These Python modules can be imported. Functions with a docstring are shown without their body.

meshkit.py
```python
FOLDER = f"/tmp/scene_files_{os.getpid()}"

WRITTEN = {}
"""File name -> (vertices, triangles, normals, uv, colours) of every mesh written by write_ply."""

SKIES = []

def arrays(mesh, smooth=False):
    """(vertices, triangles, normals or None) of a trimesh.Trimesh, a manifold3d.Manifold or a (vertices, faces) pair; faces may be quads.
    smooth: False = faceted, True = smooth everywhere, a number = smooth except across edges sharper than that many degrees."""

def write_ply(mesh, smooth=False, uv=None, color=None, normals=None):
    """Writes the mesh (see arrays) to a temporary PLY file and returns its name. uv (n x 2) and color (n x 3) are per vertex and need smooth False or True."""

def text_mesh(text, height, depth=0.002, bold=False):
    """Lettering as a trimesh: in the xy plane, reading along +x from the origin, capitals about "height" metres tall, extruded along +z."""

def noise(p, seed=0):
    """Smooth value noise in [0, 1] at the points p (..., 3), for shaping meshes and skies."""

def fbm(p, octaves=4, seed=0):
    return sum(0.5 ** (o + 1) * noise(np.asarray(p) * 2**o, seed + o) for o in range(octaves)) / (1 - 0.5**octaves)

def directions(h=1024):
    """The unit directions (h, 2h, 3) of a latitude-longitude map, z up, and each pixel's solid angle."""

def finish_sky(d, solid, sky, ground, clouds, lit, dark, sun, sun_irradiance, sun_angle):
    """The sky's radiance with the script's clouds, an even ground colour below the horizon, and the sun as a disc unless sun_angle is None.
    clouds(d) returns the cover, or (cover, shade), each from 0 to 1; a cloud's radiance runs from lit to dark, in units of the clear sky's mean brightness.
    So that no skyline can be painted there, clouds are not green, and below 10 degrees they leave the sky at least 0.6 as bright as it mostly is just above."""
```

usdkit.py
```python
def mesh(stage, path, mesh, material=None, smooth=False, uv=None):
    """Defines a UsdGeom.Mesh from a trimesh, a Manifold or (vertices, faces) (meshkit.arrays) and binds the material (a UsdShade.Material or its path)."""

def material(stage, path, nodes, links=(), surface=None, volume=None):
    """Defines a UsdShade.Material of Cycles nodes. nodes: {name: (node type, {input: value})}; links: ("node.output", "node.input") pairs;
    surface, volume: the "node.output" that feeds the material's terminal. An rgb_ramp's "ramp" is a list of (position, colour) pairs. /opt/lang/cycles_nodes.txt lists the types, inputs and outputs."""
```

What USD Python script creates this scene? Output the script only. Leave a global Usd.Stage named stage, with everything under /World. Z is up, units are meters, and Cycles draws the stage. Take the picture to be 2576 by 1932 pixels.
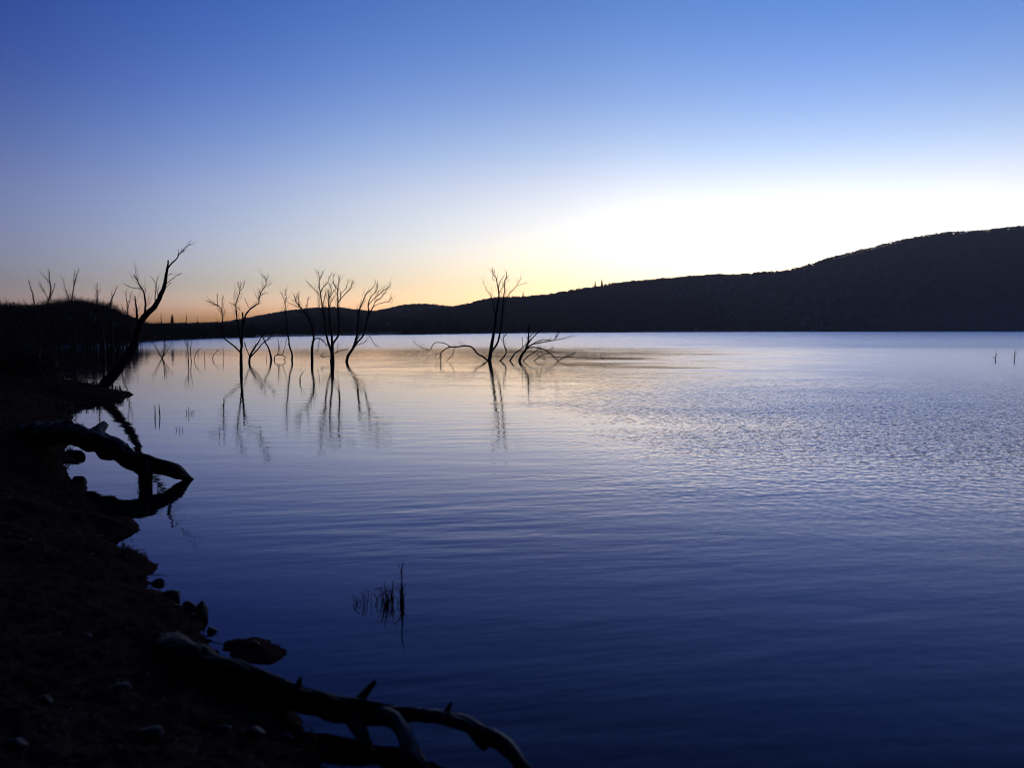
import math, random
import numpy as np, trimesh, shapely, usdkit, meshkit
from shapely.geometry import Polygon
from scipy.interpolate import PchipInterpolator
from pxr import Usd, UsdGeom, UsdLux, UsdShade, Gf, Sdf, Vt

# ------------------------------------------------------------------ camera, sky, exposure
stage = Usd.Stage.CreateInMemory()
UsdGeom.SetStageUpAxis(stage, 'Z')
UsdGeom.Xform.Define(stage, '/World')
UsdGeom.Scope.Define(stage, '/World/Looks')
H, F = 2.0, 2680.0                     # eye above the water; focal length in photo pixels
PITCH = math.atan((966 - 830) / F)     # the horizon lies at row 830 of 1932
SUN_AZ, SUN_EL, EXPOSURE = math.radians(16), math.radians(-3), 5.0
HAZE = 6.5e-5
cam = UsdGeom.Camera.Define(stage, '/World/camera')
cam.AddTranslateOp().Set((0, 0, H))
cam.AddRotateXOp().Set(90 - math.degrees(PITCH))
cam.CreateHorizontalApertureAttr(36.0)
cam.CreateFocalLengthAttr(36.0 * F / 2576)
cam.CreateExposureAttr(EXPOSURE)
cam.CreateFStopAttr(2.4)
cam.CreateFocusDistanceAttr(60.0)


def knots(pts, xs):
    """smooth 256-step table through (x, colour) knots, interpolated in log"""
    at = np.array([p[0] for p in pts]); c = np.log(np.array([p[1] for p in pts]))
    return np.exp(PchipInterpolator(at, c, axis=0)(np.clip(xs, at[0], at[-1])))


E_GAIN = [(0.0, (170, 240, 1000)), (0.0175, (165, 205, 430)), (0.0436, (106, 109, 112)), (0.0785, (100, 82, 64)), (0.1219, (92, 67, 46)),
          (0.1736, (62, 52, 38.6)), (0.225, (39.5, 39.7, 35)), (0.3007, (22.4, 30.7, 32)), (0.42, (13, 20.5, 24)), (1.0, (4, 9, 13))]
A_GAIN = [(0.0, (1.18, 1.13, 1.08)), (0.1396, (1.18, 1.11, 1.03)), (0.2443, (1.06, 1.01, .96)), (0.384, (.85, .88, .93)), (0.5585, (.52, .62, .83)),
          (0.7854, (.25, .33, .58)), (1.2, (.11, .17, .34)), (math.pi, (.05, .08, .17))]
t = np.linspace(0, 1, 256)
e_tab = knots(E_GAIN, t ** 2) / 2 ** EXPOSURE
a_tab = knots(A_GAIN, t * math.pi)
sun_dir = (math.sin(SUN_AZ), math.cos(SUN_AZ), 0)
usdkit.material(stage, '/World/Looks/sky', {
    's': ('sky_texture', {'sky_type': 'single_scattering', 'sun_disc': False, 'sun_elevation': SUN_EL, 'sun_rotation': SUN_AZ,
                          'altitude': 100.0, 'air_density': 1.0, 'aerosol_density': 1.0, 'ozone_density': 3.0}),
    'tc': ('texture_coordinate', {}), 'sep': ('separate_xyz', {}),
    'up': ('math', {'math_type': 'maximum', 'value2': 0.0}), 'sq': ('math', {'math_type': 'sqrt'}),
    'er': ('rgb_ramp', {'ramp': [(float(x), tuple(c)) for x, c in zip(t, e_tab)]}),
    'flat': ('vector_math', {'math_type': 'multiply', 'vector2': (1, 1, 0)}), 'nrm': ('vector_math', {'math_type': 'normalize'}),
    'dot': ('vector_math', {'math_type': 'dot_product', 'vector2': sun_dir}),
    'clampd': ('math', {'math_type': 'minimum', 'value2': 0.99999}), 'ac': ('math', {'math_type': 'arccosine'}),
    'dv': ('math', {'math_type': 'divide', 'value2': math.pi}),
    'ar': ('rgb_ramp', {'ramp': [(float(x), tuple(c)) for x, c in zip(t, a_tab)]}),
    'gr': ('rgb_ramp', {'ramp': [(float(x), (float(PchipInterpolator([0, .22, .29, .36, .44, 1], [.26, .32, .25, .09, 0, 0])(x)),) * 3) for x in t]}),
    'ga': ('rgb_ramp', {'ramp': [(float(x), (float(PchipInterpolator([0, .045, .085, .135, 1], [1, .85, .28, 0, 0])(x)),) * 3) for x in t]}),
    'gm': ('math', {'math_type': 'multiply_add', 'value3': 0.0}), 'gp': ('math', {'math_type': 'add', 'value2': 1.0}), 'm3': ('vector_math', {'math_type': 'scale'}),
    'm1': ('vector_math', {'math_type': 'multiply'}), 'm2': ('vector_math', {'math_type': 'multiply'}),
    'b': ('background_shader', {'strength': 0.1})},
    [('tc.generated', 'sep.vector'), ('sep.z', 'up.value1'), ('up.value', 'sq.value1'), ('sq.value', 'er.fac'),
     ('tc.generated', 'flat.vector1'), ('flat.vector', 'nrm.vector1'), ('nrm.vector', 'dot.vector1'), ('dot.value', 'clampd.value1'),
     ('clampd.value', 'ac.value1'), ('ac.value', 'dv.value1'), ('dv.value', 'ar.fac'),
     ('s.color', 'm1.vector1'), ('er.color', 'm1.vector2'), ('m1.vector', 'm2.vector1'), ('ar.color', 'm2.vector2'),
     ('sq.value', 'gr.fac'), ('dv.value', 'ga.fac'), ('gr.color', 'gm.value1'), ('ga.color', 'gm.value2'), ('gm.value', 'gp.value1'), ('m2.vector', 'm3.vector1'), ('gp.value', 'm3.scale'), ('m3.vector', 'b.color')],
    surface='b.background')
sky = UsdLux.DomeLight.Define(stage, '/World/sky')
UsdShade.MaterialBindingAPI.Apply(sky.GetPrim()).Bind(UsdShade.Material.Get(stage, '/World/Looks/sky'))
sky.GetPrim().SetCustomDataByKey('kind', 'structure')

# ------------------------------------------------------------------ helpers
rng = np.random.default_rng(7)
cp, sp = math.cos(PITCH), math.sin(PITCH)


def ray(px, py):
    u, v = (px - 1288) / F, (966 - py) / F
    return np.array([u, cp + v * sp, -sp + v * cp])


def at_depth(px, py, y):
    d = ray(px, py)
    return np.array([0, 0, H]) + d * (y / d[1])


def on_level(px, py, z=0.0):
    d = ray(px, py)
    return np.array([0, 0, H]) + d * ((z - H) / d[2])


used = {}


def numbered(name, parent='/World'):
    k = (parent, name)
    n = used.get(k, 0); used[k] = n + 1
    return f'{parent}/{name}' if n == 0 else f'{parent}/{name}_{n:03d}'


def tag(prim, label=None, cat=None, group=None, kind=None):
    for k, v in (('label', label), ('category', cat), ('group', group), ('kind', kind)):
        if v:
            prim.SetCustomDataByKey(k, v)
    return prim


def thing(name, label, cat, loc=(0, 0, 0), group=None):
    x = UsdGeom.Xform.Define(stage, numbered(name)); x.AddTranslateOp().Set(tuple(map(float, loc)))
    return tag(x.GetPrim(), label, cat, group)


def part(parent, name, mesh, mat, smooth=40, label=None):
    m = usdkit.mesh(stage, numbered(name, str(parent.GetPath())), mesh, mat, smooth=smooth)
    if label:
        m.GetPrim().SetCustomDataByKey('label', label)
    return m.GetPrim()


def top(name, mesh, mat, smooth=False, **kw):
    m = usdkit.mesh(stage, numbered(name), mesh, mat, smooth=smooth)
    return tag(m.GetPrim(), **kw)


def instancer(path, protos, pos, scale, yaw, tilt=None, **kw):
    """protos: list of (mesh, material, smooth)"""
    pi = UsdGeom.PointInstancer.Define(stage, path)
    ps = UsdGeom.Scope.Define(stage, path + '/kinds')
    rel = pi.CreatePrototypesRel()
    for k, (m, mat, sm) in enumerate(protos):
        usdkit.mesh(stage, f'{path}/kinds/kind_{k:03d}' if k else f'{path}/kinds/kind', m, mat, smooth=sm)
        rel.AddTarget(f'{path}/kinds/kind_{k:03d}' if k else f'{path}/kinds/kind')
    n = len(pos)
    pi.CreateProtoIndicesAttr(Vt.IntArray.FromNumpy(rng.integers(0, len(protos), n).astype(np.int32)))
    pi.CreatePositionsAttr(Vt.Vec3fArray.FromNumpy(np.asarray(pos, np.float32)))
    s = np.asarray(scale, float)
    s = np.repeat(s[:, None], 3, 1) if s.ndim == 1 else s
    pi.CreateScalesAttr(Vt.Vec3fArray.FromNumpy(s.astype(np.float32)))
    q = np.zeros((n, 4)); q[:, 0] = np.cos(yaw / 2); q[:, 3] = np.sin(yaw / 2)
    if tilt is not None:
        qt = np.zeros((n, 4)); qt[:, 0] = np.cos(tilt / 2); qt[:, 1] = np.sin(tilt / 2)
        q = np.stack([q[:, 0] * qt[:, 0], q[:, 0] * qt[:, 1], q[:, 3] * qt[:, 1], q[:, 3] * qt[:, 0]], 1)
    pi.CreateOrientationsAttr(Vt.QuathArray([Gf.Quath(*map(float, r)) for r in q]))
    return tag(pi.GetPrim(), **kw)


def resample(p, n):
    p = np.asarray(p, float)
    if len(p) == 2:
        return p[0] + (p[1] - p[0]) * np.linspace(0, 1, n)[:, None]
    s = np.r_[0, np.cumsum(np.linalg.norm(np.diff(p[:, :3], axis=0), axis=1) + 1e-6)]
    return PchipInterpolator(s, p, axis=0)(np.linspace(0, s[-1], n))


def tube(p, r, sides=7, rough=0.0, cap=True, seed=0):
    p = np.asarray(p, float); n = len(p)
    d = np.gradient(p, axis=0); d /= np.linalg.norm(d, axis=1, keepdims=True) + 1e-9
    ref = np.array([0.3, 1, 0.1]); ref = ref if abs(d.mean(0) @ ref) < .85 else np.array([1., 0, 0.2])
    u = np.cross(d, ref); u /= np.linalg.norm(u, axis=1, keepdims=True) + 1e-9
    w = np.cross(d, u)
    a = np.linspace(0, 2 * np.pi, sides, endpoint=False)
    rr = np.repeat(np.asarray(r)[:, None], sides, 1)
    if rough:
        ang = np.stack([np.cos(a), np.sin(a)], 1)[None].repeat(n, 0)
        s = np.r_[0, np.cumsum(np.linalg.norm(np.diff(p, axis=0), axis=1))]
        q = np.concatenate([ang * 2.2, (s / max(np.mean(r), 1e-4) * .35)[:, None, None].repeat(sides, 1)], 2)
        rr = rr * (1 + rough * (meshkit.fbm(q + seed * 7.3, 3, seed) - .5) * 2)
    v = p[:, None] + rr[..., None] * (np.cos(a)[None, :, None] * u[:, None] + np.sin(a)[None, :, None] * w[:, None])
    v = v.reshape(-1, 3)
    i, j = np.meshgrid(np.arange(n - 1), np.arange(sides), indexing='ij')
    b, c = i * sides + j, i * sides + (j + 1) % sides
    f = np.concatenate([np.stack([b, c, c + sides], -1).reshape(-1, 3), np.stack([b, c + sides, b + sides], -1).reshape(-1, 3)])
    if cap:
        k = np.arange(1, sides - 1)
        f = np.vstack([f, np.stack([0 * k, k + 1, k], 1), (n - 1) * sides + np.stack([0 * k, k, k + 1], 1)])
    return v, f


def join(ms):
    vs, fs, n = [], [], 0
    for v, f in ms:
        vs.append(v); fs.append(np.asarray(f) + n); n += len(v)
    return np.vstack(vs), np.vstack(fs)


# ------------------------------------------------------------------ materials
def rough_mat(name, c1, c2, scale, rough=.85, bump=.3, dist=.02, coord='object', spec=.3, detail=5, stretch=(1, 1, 1)):
    return usdkit.material(stage, f'/World/Looks/{name}', {
        'tc': ('texture_coordinate', {}), 'mp': ('mapping', {'scale': stretch}), 'n': ('noise_texture', {'scale': scale, 'detail': detail, 'roughness': .62}),
        'r': ('rgb_ramp', {'ramp': [(.3, c1), (.7, c2)]}), 'bp': ('bump', {'strength': bump, 'distance': dist}),
        'p': ('principled_bsdf', {'roughness': rough, 'specular_ior_level': spec})},
        [(f'tc.{coord}', 'mp.vector'), ('mp.vector', 'n.vector'), ('n.fac', 'r.fac'), ('r.color', 'p.base_color'), ('n.fac', 'bp.height'), ('bp.normal', 'p.normal')], surface='p.BSDF')


def leaf_mat(name, c1, c2):
    return usdkit.material(stage, f'/World/Looks/{name}', {
        'oi': ('object_info', {}), 'g': ('geometry', {}), 'ad': ('math', {'math_type': 'add'}), 'fr': ('math', {'math_type': 'fraction'}),
        'r': ('rgb_ramp', {'ramp': [(0, c1), (1, c2)]}),
        'p': ('principled_bsdf', {'roughness': .8, 'specular_ior_level': .2}), 't': ('translucent_bsdf', {}), 'm': ('mix_closure', {'fac': .25})},
        [('oi.random', 'ad.value1'), ('g.random_per_island', 'ad.value2'), ('ad.value', 'fr.value1'), ('fr.value', 'r.fac'), ('r.color', 'p.base_color'), ('r.color', 't.color'),
         ('p.BSDF', 'm.closure1'), ('t.BSDF', 'm.closure2')], surface='m.closure')


M_WOOD = rough_mat('dead_wood', (.034, .025, .021), (.075, .062, .055), 9, .85, .5, .02, spec=.12, stretch=(3, 3, .6))
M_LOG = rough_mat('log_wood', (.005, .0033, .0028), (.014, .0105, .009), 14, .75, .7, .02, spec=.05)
M_MUD = usdkit.material(stage, '/World/Looks/bank_mud', {'g': ('geometry', {}), 'n': ('noise_texture', {'scale': 6, 'detail': 8, 'roughness': .65}), 'r': ('rgb_ramp', {'ramp': [(.3, (.046, .022, .016)), (.7, (.125, .066, .045))]}),
                        'bp': ('bump', {'strength': .9, 'distance': .04}), 'd': ('diffuse_bsdf', {'roughness': .6})},
                        [('g.position', 'n.vector'), ('n.fac', 'r.fac'), ('r.color', 'd.color'), ('n.fac', 'bp.height'), ('bp.normal', 'd.normal')], surface='d.BSDF')
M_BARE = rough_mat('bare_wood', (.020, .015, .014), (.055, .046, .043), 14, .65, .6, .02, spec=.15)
M_STONE = rough_mat('stone', (.012, .009, .009), (.034, .029, .028), 6, .7, .5, .01, spec=.15)
M_PEBBLE = usdkit.material(stage, '/World/Looks/pebble', {'oi': ('object_info', {}), 'r': ('rgb_ramp', {'ramp': [(0, (.005, .0035, .003)), (.8, (.014, .011, .010)), (1, (.055, .05, .048))]}),
                           'p': ('principled_bsdf', {'roughness': .8, 'specular_ior_level': .08})}, [('oi.random', 'r.fac'), ('r.color', 'p.base_color')], surface='p.BSDF')
M_GRASS = leaf_mat('dry_grass', (.040, .023, .016), (.085, .052, .034))
M_LEAF = leaf_mat('foliage', (.040, .036, .030), (.075, .070, .056))
M_SCRUB = leaf_mat('scrub_leaves', (.016, .013, .011), (.032, .027, .021))
M_NEEDLE = leaf_mat('needles', (.014, .020, .013), (.028, .036, .022))
M_TWIG = rough_mat('twig', (.014, .010, .008), (.03, .024, .021), 6, .85, .2, spec=.1)
M_HILL = rough_mat('hill_soil', (.050, .047, .038), (.070, .066, .054), .02, .9, .0, coord='object')

# ------------------------------------------------------------------ water
wn, wl = {}, []


def node(name, kind, inputs=None, **links):
    wn[name] = (kind, inputs or {})
    for k, v in links.items():
        wl.append((v, f'{name}.{k}'))
    return name


node('g', 'geometry')
node('sp', 'separate_xyz', None, vector='g.position')
node('xy', 'vector_math', {'math_type': 'multiply', 'vector2': (1, 1, 0)}, vector1='g.position')
node('r', 'vector_math', {'math_type': 'length'}, vector1='xy.vector')


def slope_layer(name, scale, rot, amp_link, amp, e=.18, detail=1.0):
    """true slopes of a noise height field with elongated crests, by finite differences (world space)"""
    ew = e / max(scale)
    for tag_, off in (('0', (0, 0, 0)), ('x', (ew, 0, 0)), ('y', (0, ew, 0))):
        node(f'{name}o{tag_}', 'vector_math', {'math_type': 'add', 'vector2': off}, vector1='xy.vector')
        node(f'{name}q{tag_}', 'vector_rotate', {'rotate_type': 'z_axis', 'angle': rot}, vector=f'{name}o{tag_}.vector')
        node(f'{name}m{tag_}', 'vector_math', {'math_type': 'multiply', 'vector2': (*scale, 1)}, vector1=f'{name}q{tag_}.vector')
        node(f'{name}n{tag_}', 'noise_texture', {'dimensions': '2D', 'scale': 1.0, 'detail': detail, 'roughness': .5}, vector=f'{name}m{tag_}.vector')
    for a in 'xy':
        node(f'{name}d{a}', 'math', {'math_type': 'subtract'}, value1=f'{name}n0.fac', value2=f'{name}n{a}.fac')
        node(f'{name}s{a}', 'math', {'math_type': 'multiply', 'value2': amp / e}, value1=f'{name}d{a}.value')
        if amp_link:
            node(f'{name}t{a}', 'math', {'math_type': 'multiply'}, value1=f'{name}s{a}.value', value2=amp_link)
    return f'{name}{"t" if amp_link else "s"}'


def smooth(name, link, a, b, lo=0., hi=1.):
    node(name, 'map_range', {'range_type': 'smoothstep', 'from_min': a, 'from_max': b, 'to_min': lo, 'to_max': hi, 'clamp': True}, value=link)
    return f'{name}.result'


# wind map: where the surface is ruffled
node('pm', 'vector_math', {'math_type': 'multiply', 'vector2': (.012, .045, 1)}, vector1='xy.vector')
node('pn', 'noise_texture', {'dimensions': '2D', 'scale': 1.0, 'detail': 2.0}, vector='pm.vector')
node('pr', 'math', {'math_type': 'multiply_add', 'value2': 18.0, 'value3': -9.0}, value1='pn.fac')
node('rr', 'math', {'math_type': 'add'}, value1='r.value', value2='pr.value')
far = smooth('far', 'rr.value', 84, 146)
node('az', 'math', {'math_type': 'divide'}, value1='sp.x', value2='r.value')
node('pm2', 'vector_math', {'math_type': 'multiply', 'vector2': (.10, .22, 1)}, vector1='xy.vector')
node('pn2', 'noise_texture', {'dimensions': '2D', 'scale': 1.0, 'detail': 3.0, 'roughness': .6}, vector='pm2.vector')
node('azn', 'math', {'math_type': 'multiply_add', 'value2': .35, 'value3': -.175}, value1='pn2.fac')
node('azs', 'math', {'math_type': 'add'}, value1='az.value', value2='azn.value')
right = smooth('right', 'azs.value', -.03, .22)
mid = smooth('mid', 'r.value', 9, 22)
node('chop', 'math', {'math_type': 'multiply'}, value1=right, value2=mid)
node('chopf', 'math', {'math_type': 'multiply'}, value1='chop.value', value2=smooth('chopr', 'r.value', 18, 62, 1.0, .55))
node('chopa', 'math', {'math_type': 'add', 'value2': .045}, value1='chopf.value')
patch = smooth('patch', 'pn2.fac', .35, .68, .45, 1.25)
node('swella', 'math', {'math_type': 'multiply'}, value1=patch, value2=smooth('rs', 'azs.value', -.32, .12, .16, 1.0))
A = slope_layer('a', (.8, 2.4), math.radians(-14), 'swella.value', .020, e=.06, detail=3.0)          # slow ripples, crests slanting
B = slope_layer('b', (6.0, 5.0), math.radians(8), 'chopa.value', .095, detail=1.0)   # wind chop
C = slope_layer('c', (.35, 1.1), math.radians(4), None, .004, detail=0.0)                        # faint long undulation
for a in 'xy':
    node(f'sum{a}', 'math', {'math_type': 'add'}, value1=f'{A}{a}.value', value2=f'{B}{a}.value')
    node(f'tot{a}', 'math', {'math_type': 'add'}, value1=f'sum{a}.value', value2=f'{C}{a}.value')
node('lm', 'math', {'math_type': 'multiply'}, value1=smooth('leanr', 'r.value', 8, 32), value2=smooth('leana', 'azs.value', .06, .36))
node('lean', 'math', {'math_type': 'multiply_add', 'value2': -.066}, value1='lm.value', value3='toty.value')   # tilt added to normals, so the right-hand water mirrors higher, brighter sky
node('cmb', 'combine_xyz', {'z': 1.0}, x='totx.value', y='lean.value')
node('nr', 'vector_math', {'math_type': 'normalize'}, vector1='cmb.vector')
farr = smooth('farr', 'r.value', 110, 520, .13, .21)
node('rg0', 'math', {'math_type': 'multiply'}, value1=far, value2=farr)
node('rg1', 'math', {'math_type': 'add', 'value2': .028}, value1='rg0.value')
node('rg', 'math', {'math_type': 'multiply_add', 'value2': .06}, value1='chop.value', value3='rg1.value')
# dark blue body; reflection colour is darkened at steep looks to dim near water
node('fr', 'fresnel', {'IOR': 1.33}, normal='nr.vector')
node('tint', 'rgb_ramp', {'ramp': [(0, (.40, .38, .54)), (.12, (.46, .44, .61)), (.25, (.62, .56, .76)), (.5, (.93, .90, .99)), (.75, (.98, .95, 1)), (1, (1, .98, 1))]}, fac='fr.fac')
node('gl', 'glossy_bsdf', {'distribution': 'ggx'}, color='tint.color', roughness='rg.value', normal='nr.vector')
node('body', 'diffuse_bsdf', {'color': (.001, .0016, .004)})
node('mx', 'mix_closure', None, fac='fr.fac', closure1='body.BSDF', closure2='gl.BSDF')
M_WATER = usdkit.material(stage, '/World/Looks/lake_water', wn, wl, surface='mx.closure')
top('water', ([[-4000, -4000, 0], [4000, -4000, 0], [4000, 4000, 0], [-4000, 4000, 0]], [[0, 1, 2], [0, 2, 3]]), M_WATER, kind='structure',
    label='calm blue lake water with a ruffled pale band far out')

# ------------------------------------------------------------------ far shore and hills (height fields round the lake)
def az_of(px):
    return math.atan2((px - 1288) / F, 1)


def polar(azs, rs, z):
    """mesh of heights z[i, j] at azimuth i, radius j"""
    a, r = np.meshgrid(azs, rs, indexing='ij') if np.ndim(rs) == 1 else (np.repeat(azs[:, None], rs.shape[1], 1), rs)
    v = np.stack([r * np.sin(a), r * np.cos(a), z], -1).reshape(-1, 3)
    n, m = a.shape
    i, j = np.meshgrid(np.arange(n - 1), np.arange(m - 1), indexing='ij')
    b = i * m + j
    f = np.concatenate([np.stack([b, b + m + 1, b + m], -1).reshape(-1, 3), np.stack([b, b + 1, b + m + 1], -1).reshape(-1, 3)])
    return v, f


shore_px = [(-900, 130), (-300, 140), (0, 152), (270, 178), (480, 245), (700, 320), (1000, 440), (1250, 600), (1500, 800), (2000, 1150), (2576, 1500), (3200, 1500)]
shore_f = PchipInterpolator([az_of(p) for p, _ in shore_px], [r for _, r in shore_px])


class Hill:
    """rises from the shore line to a ridge; ridge given as (photo column, photo row of the crest, distance)"""
    def __init__(self, ridge, tree=5.0, start=None, seed=0, power=1.15):
        a = [az_of(p[0]) for p in ridge]
        self.lo, self.hi = a[0], a[-1]
        self.rd = PchipInterpolator(a, [p[2] for p in ridge])
        self.zr = PchipInterpolator(a, [H + (830 - p[1]) / F * p[2] * math.cos(az_of(p[0])) - tree for p in ridge])
        self.start, self.seed, self.power = start, seed, power

    def z(self, az, r):
        az = np.clip(az, self.lo, self.hi)
        s0 = shore_f(az) if self.start is None else self.start(az)
        rd, zr = self.rd(az), self.zr(az)
        s = (r - s0) / (rd - s0)
        up = np.where(s < 0, s * 20, np.clip(s, 0, 1) ** self.power * zr)
        down = zr - np.maximum(r - rd, 0) * .10
        z = np.where(r > rd, down, up)
        q = np.stack([r * np.sin(az) / 120, r * np.cos(az) / 120, 0 * r], -1)
        n = (meshkit.fbm(q, 4, self.seed) - .5) * np.clip(zr * .10, .3, 9)
        return z + n * np.clip(s * 4, 0, 1) * np.clip((1.0 - s) * 6, .12, 1)


hill_a = Hill([(1000, 800, 1000), (1060, 788, 1080), (1110, 778, 1150), (1150, 772, 1200), (1180, 766, 1250), (1220, 754, 1300), (1260, 750, 1320), (1350, 745, 1400), (1400, 739, 1440), (1460, 727, 1500),
               (1500, 722, 1550), (1540, 714, 1600), (1600, 708, 1650), (1700, 699, 1700), (1800, 692, 1780), (1900, 687, 1850), (1980, 680, 1880), (2040, 664, 1900),
               (2100, 646, 1950), (2200, 620, 2000), (2280, 601, 2050), (2380, 586, 2100), (2480, 579, 2150), (2576, 569, 2200), (2800, 552, 2300), (3200, 545, 2400)], tree=2.0, seed=3)
hill_b = Hill([(300, 822, 900), (400, 818, 950), (480, 816, 1000), (560, 813, 1050), (600, 807, 1100), (640, 799, 1150), (700, 788, 1200), (740, 782, 1250), (800, 776, 1300), (840, 775, 1300),
               (900, 781, 1300), (930, 784, 1350), (960, 781, 1400), (1000, 772, 1450), (1030, 767, 1500), (1070, 766, 1500), (1120, 771, 1550), (1160, 776, 1600), (1250, 790, 1600), (1400, 810, 1600)], tree=1.0, seed=5)
hill_c = Hill([(-1500, 740, 420), (-700, 745, 330), (-200, 780, 300), (0, 795, 290), (200, 800, 300), (300, 808, 330), (400, 816, 360), (520, 819, 400), (640, 822, 430), (800, 826, 520)], tree=.3, seed=9, power=.9)


def hill_mesh(h, lo, hi, step, rmin_f, rmax, nr):
    azs = np.arange(lo, hi, step)
    rs = np.stack([np.linspace(rmin_f(a), rmax, nr) for a in azs])
    return polar(azs, rs, h.z(np.repeat(azs[:, None], nr, 1), rs))


D = math.radians
top('hills', hill_mesh(hill_a, az_of(1000), az_of(3200), D(.1), lambda a: shore_f(a) - 30, 3200, 90), M_HILL, smooth=True, kind='structure', label='long dark wooded hill rising to the right beyond the lake')
top('distant_hills', hill_mesh(hill_b, az_of(300), az_of(1400), D(.1), lambda a: shore_f(a) - 20, 2300, 70), M_HILL, smooth=True, kind='structure', label='lower rounded dark hill in the middle distance behind the drowned trees')
top('far_shore', hill_mesh(hill_c, az_of(-1500), az_of(800), D(.15), lambda a: shore_f(a) - 10, 700, 60), M_HILL, smooth=True, kind='structure', label='low dark shore on the left beyond the lake arm')
# the rest of the valley, outside the frame
azs = np.linspace(az_of(3200), 2 * math.pi + az_of(-1500), 160)
rs = np.linspace(350, 2600, 40)
zz = np.repeat((60 * np.clip((rs - 420) / 1400, -.05, 1) ** 1)[None], 160, 0) * (1 + .5 * np.sin(azs * 5)[:, None] * .6)
top('valley_sides', polar(azs, rs, zz), M_HILL, smooth=True, kind='structure', label='dark hills closing the valley around the lake')

# ------------------------------------------------------------------ woods
def leaf_cloud(n, size, shape, seed, flat=.5):
    """leaf clumps: small quads scattered in lumps inside a crown shape(u) -> point"""
    g = np.random.default_rng(seed)
    c = shape(g, n)
    a = g.normal(size=(n, 3)); a /= np.linalg.norm(a, axis=1, keepdims=True)
    b = np.cross(a, g.normal(size=(n, 3))); b /= np.linalg.norm(b, axis=1, keepdims=True)
    s = size * g.uniform(.6, 1.4, (n, 1))
    v = np.stack([c - a * s, c + b * s * flat, c + a * s, c - b * s * flat], 1).reshape(-1, 3)
    k = np.arange(n)[:, None] * 4
    return v, np.vstack([k + [0, 1, 2], k + [0, 2, 3]])


def gum_shape(seed):
    g0 = np.random.default_rng(seed)
    lumps = np.stack([g0.normal(0, .17, 9), g0.normal(0, .17, 9), g0.uniform(.42, .92, 9)], 1)
    lumps[:, :2] *= (1.25 - lumps[:, 2:] * .7)
    def f(g, n):
        k = g.integers(0, 9, n)
        d = g.normal(size=(n, 3)); d /= np.linalg.norm(d, axis=1, keepdims=True)
        return lumps[k] + d * g.uniform(.4, 1, (n, 1)) * np.array([.15, .15, .10])
    return f


def fir_shape(g, n):
    z = g.uniform(.08, 1, n) ** .9
    r = (1 - z) * .2 * (1 + .3 * np.sin(z * 40)) * g.uniform(.5, 1.05, n) + .006
    a = g.uniform(0, 2 * np.pi, n)
    return np.stack([r * np.cos(a), r * np.sin(a), z], 1)


def bush_shape(seed):
    g0 = np.random.default_rng(seed)
    lumps = np.stack([g0.normal(0, .3, 8), g0.normal(0, .3, 8), g0.uniform(.15, .75, 8)], 1)
    def f(g, n):
        k = g.integers(0, 8, n)
        d = g.normal(size=(n, 3)); d /= np.linalg.norm(d, axis=1, keepdims=True)
        p = lumps[k] + d * g.uniform(.3, 1, (n, 1)) * np.array([.24, .24, .22])
        p[:, 2] = np.maximum(p[:, 2], .02)
        return p
    return f


def trunk_of(h, r, lean=0.05):
    p = np.array([[0, 0, -.05], [lean * .3, 0, h * .4], [lean, lean * .4, h]])
    return tube(p, [r, r * .8, r * .3], 5)


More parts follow.
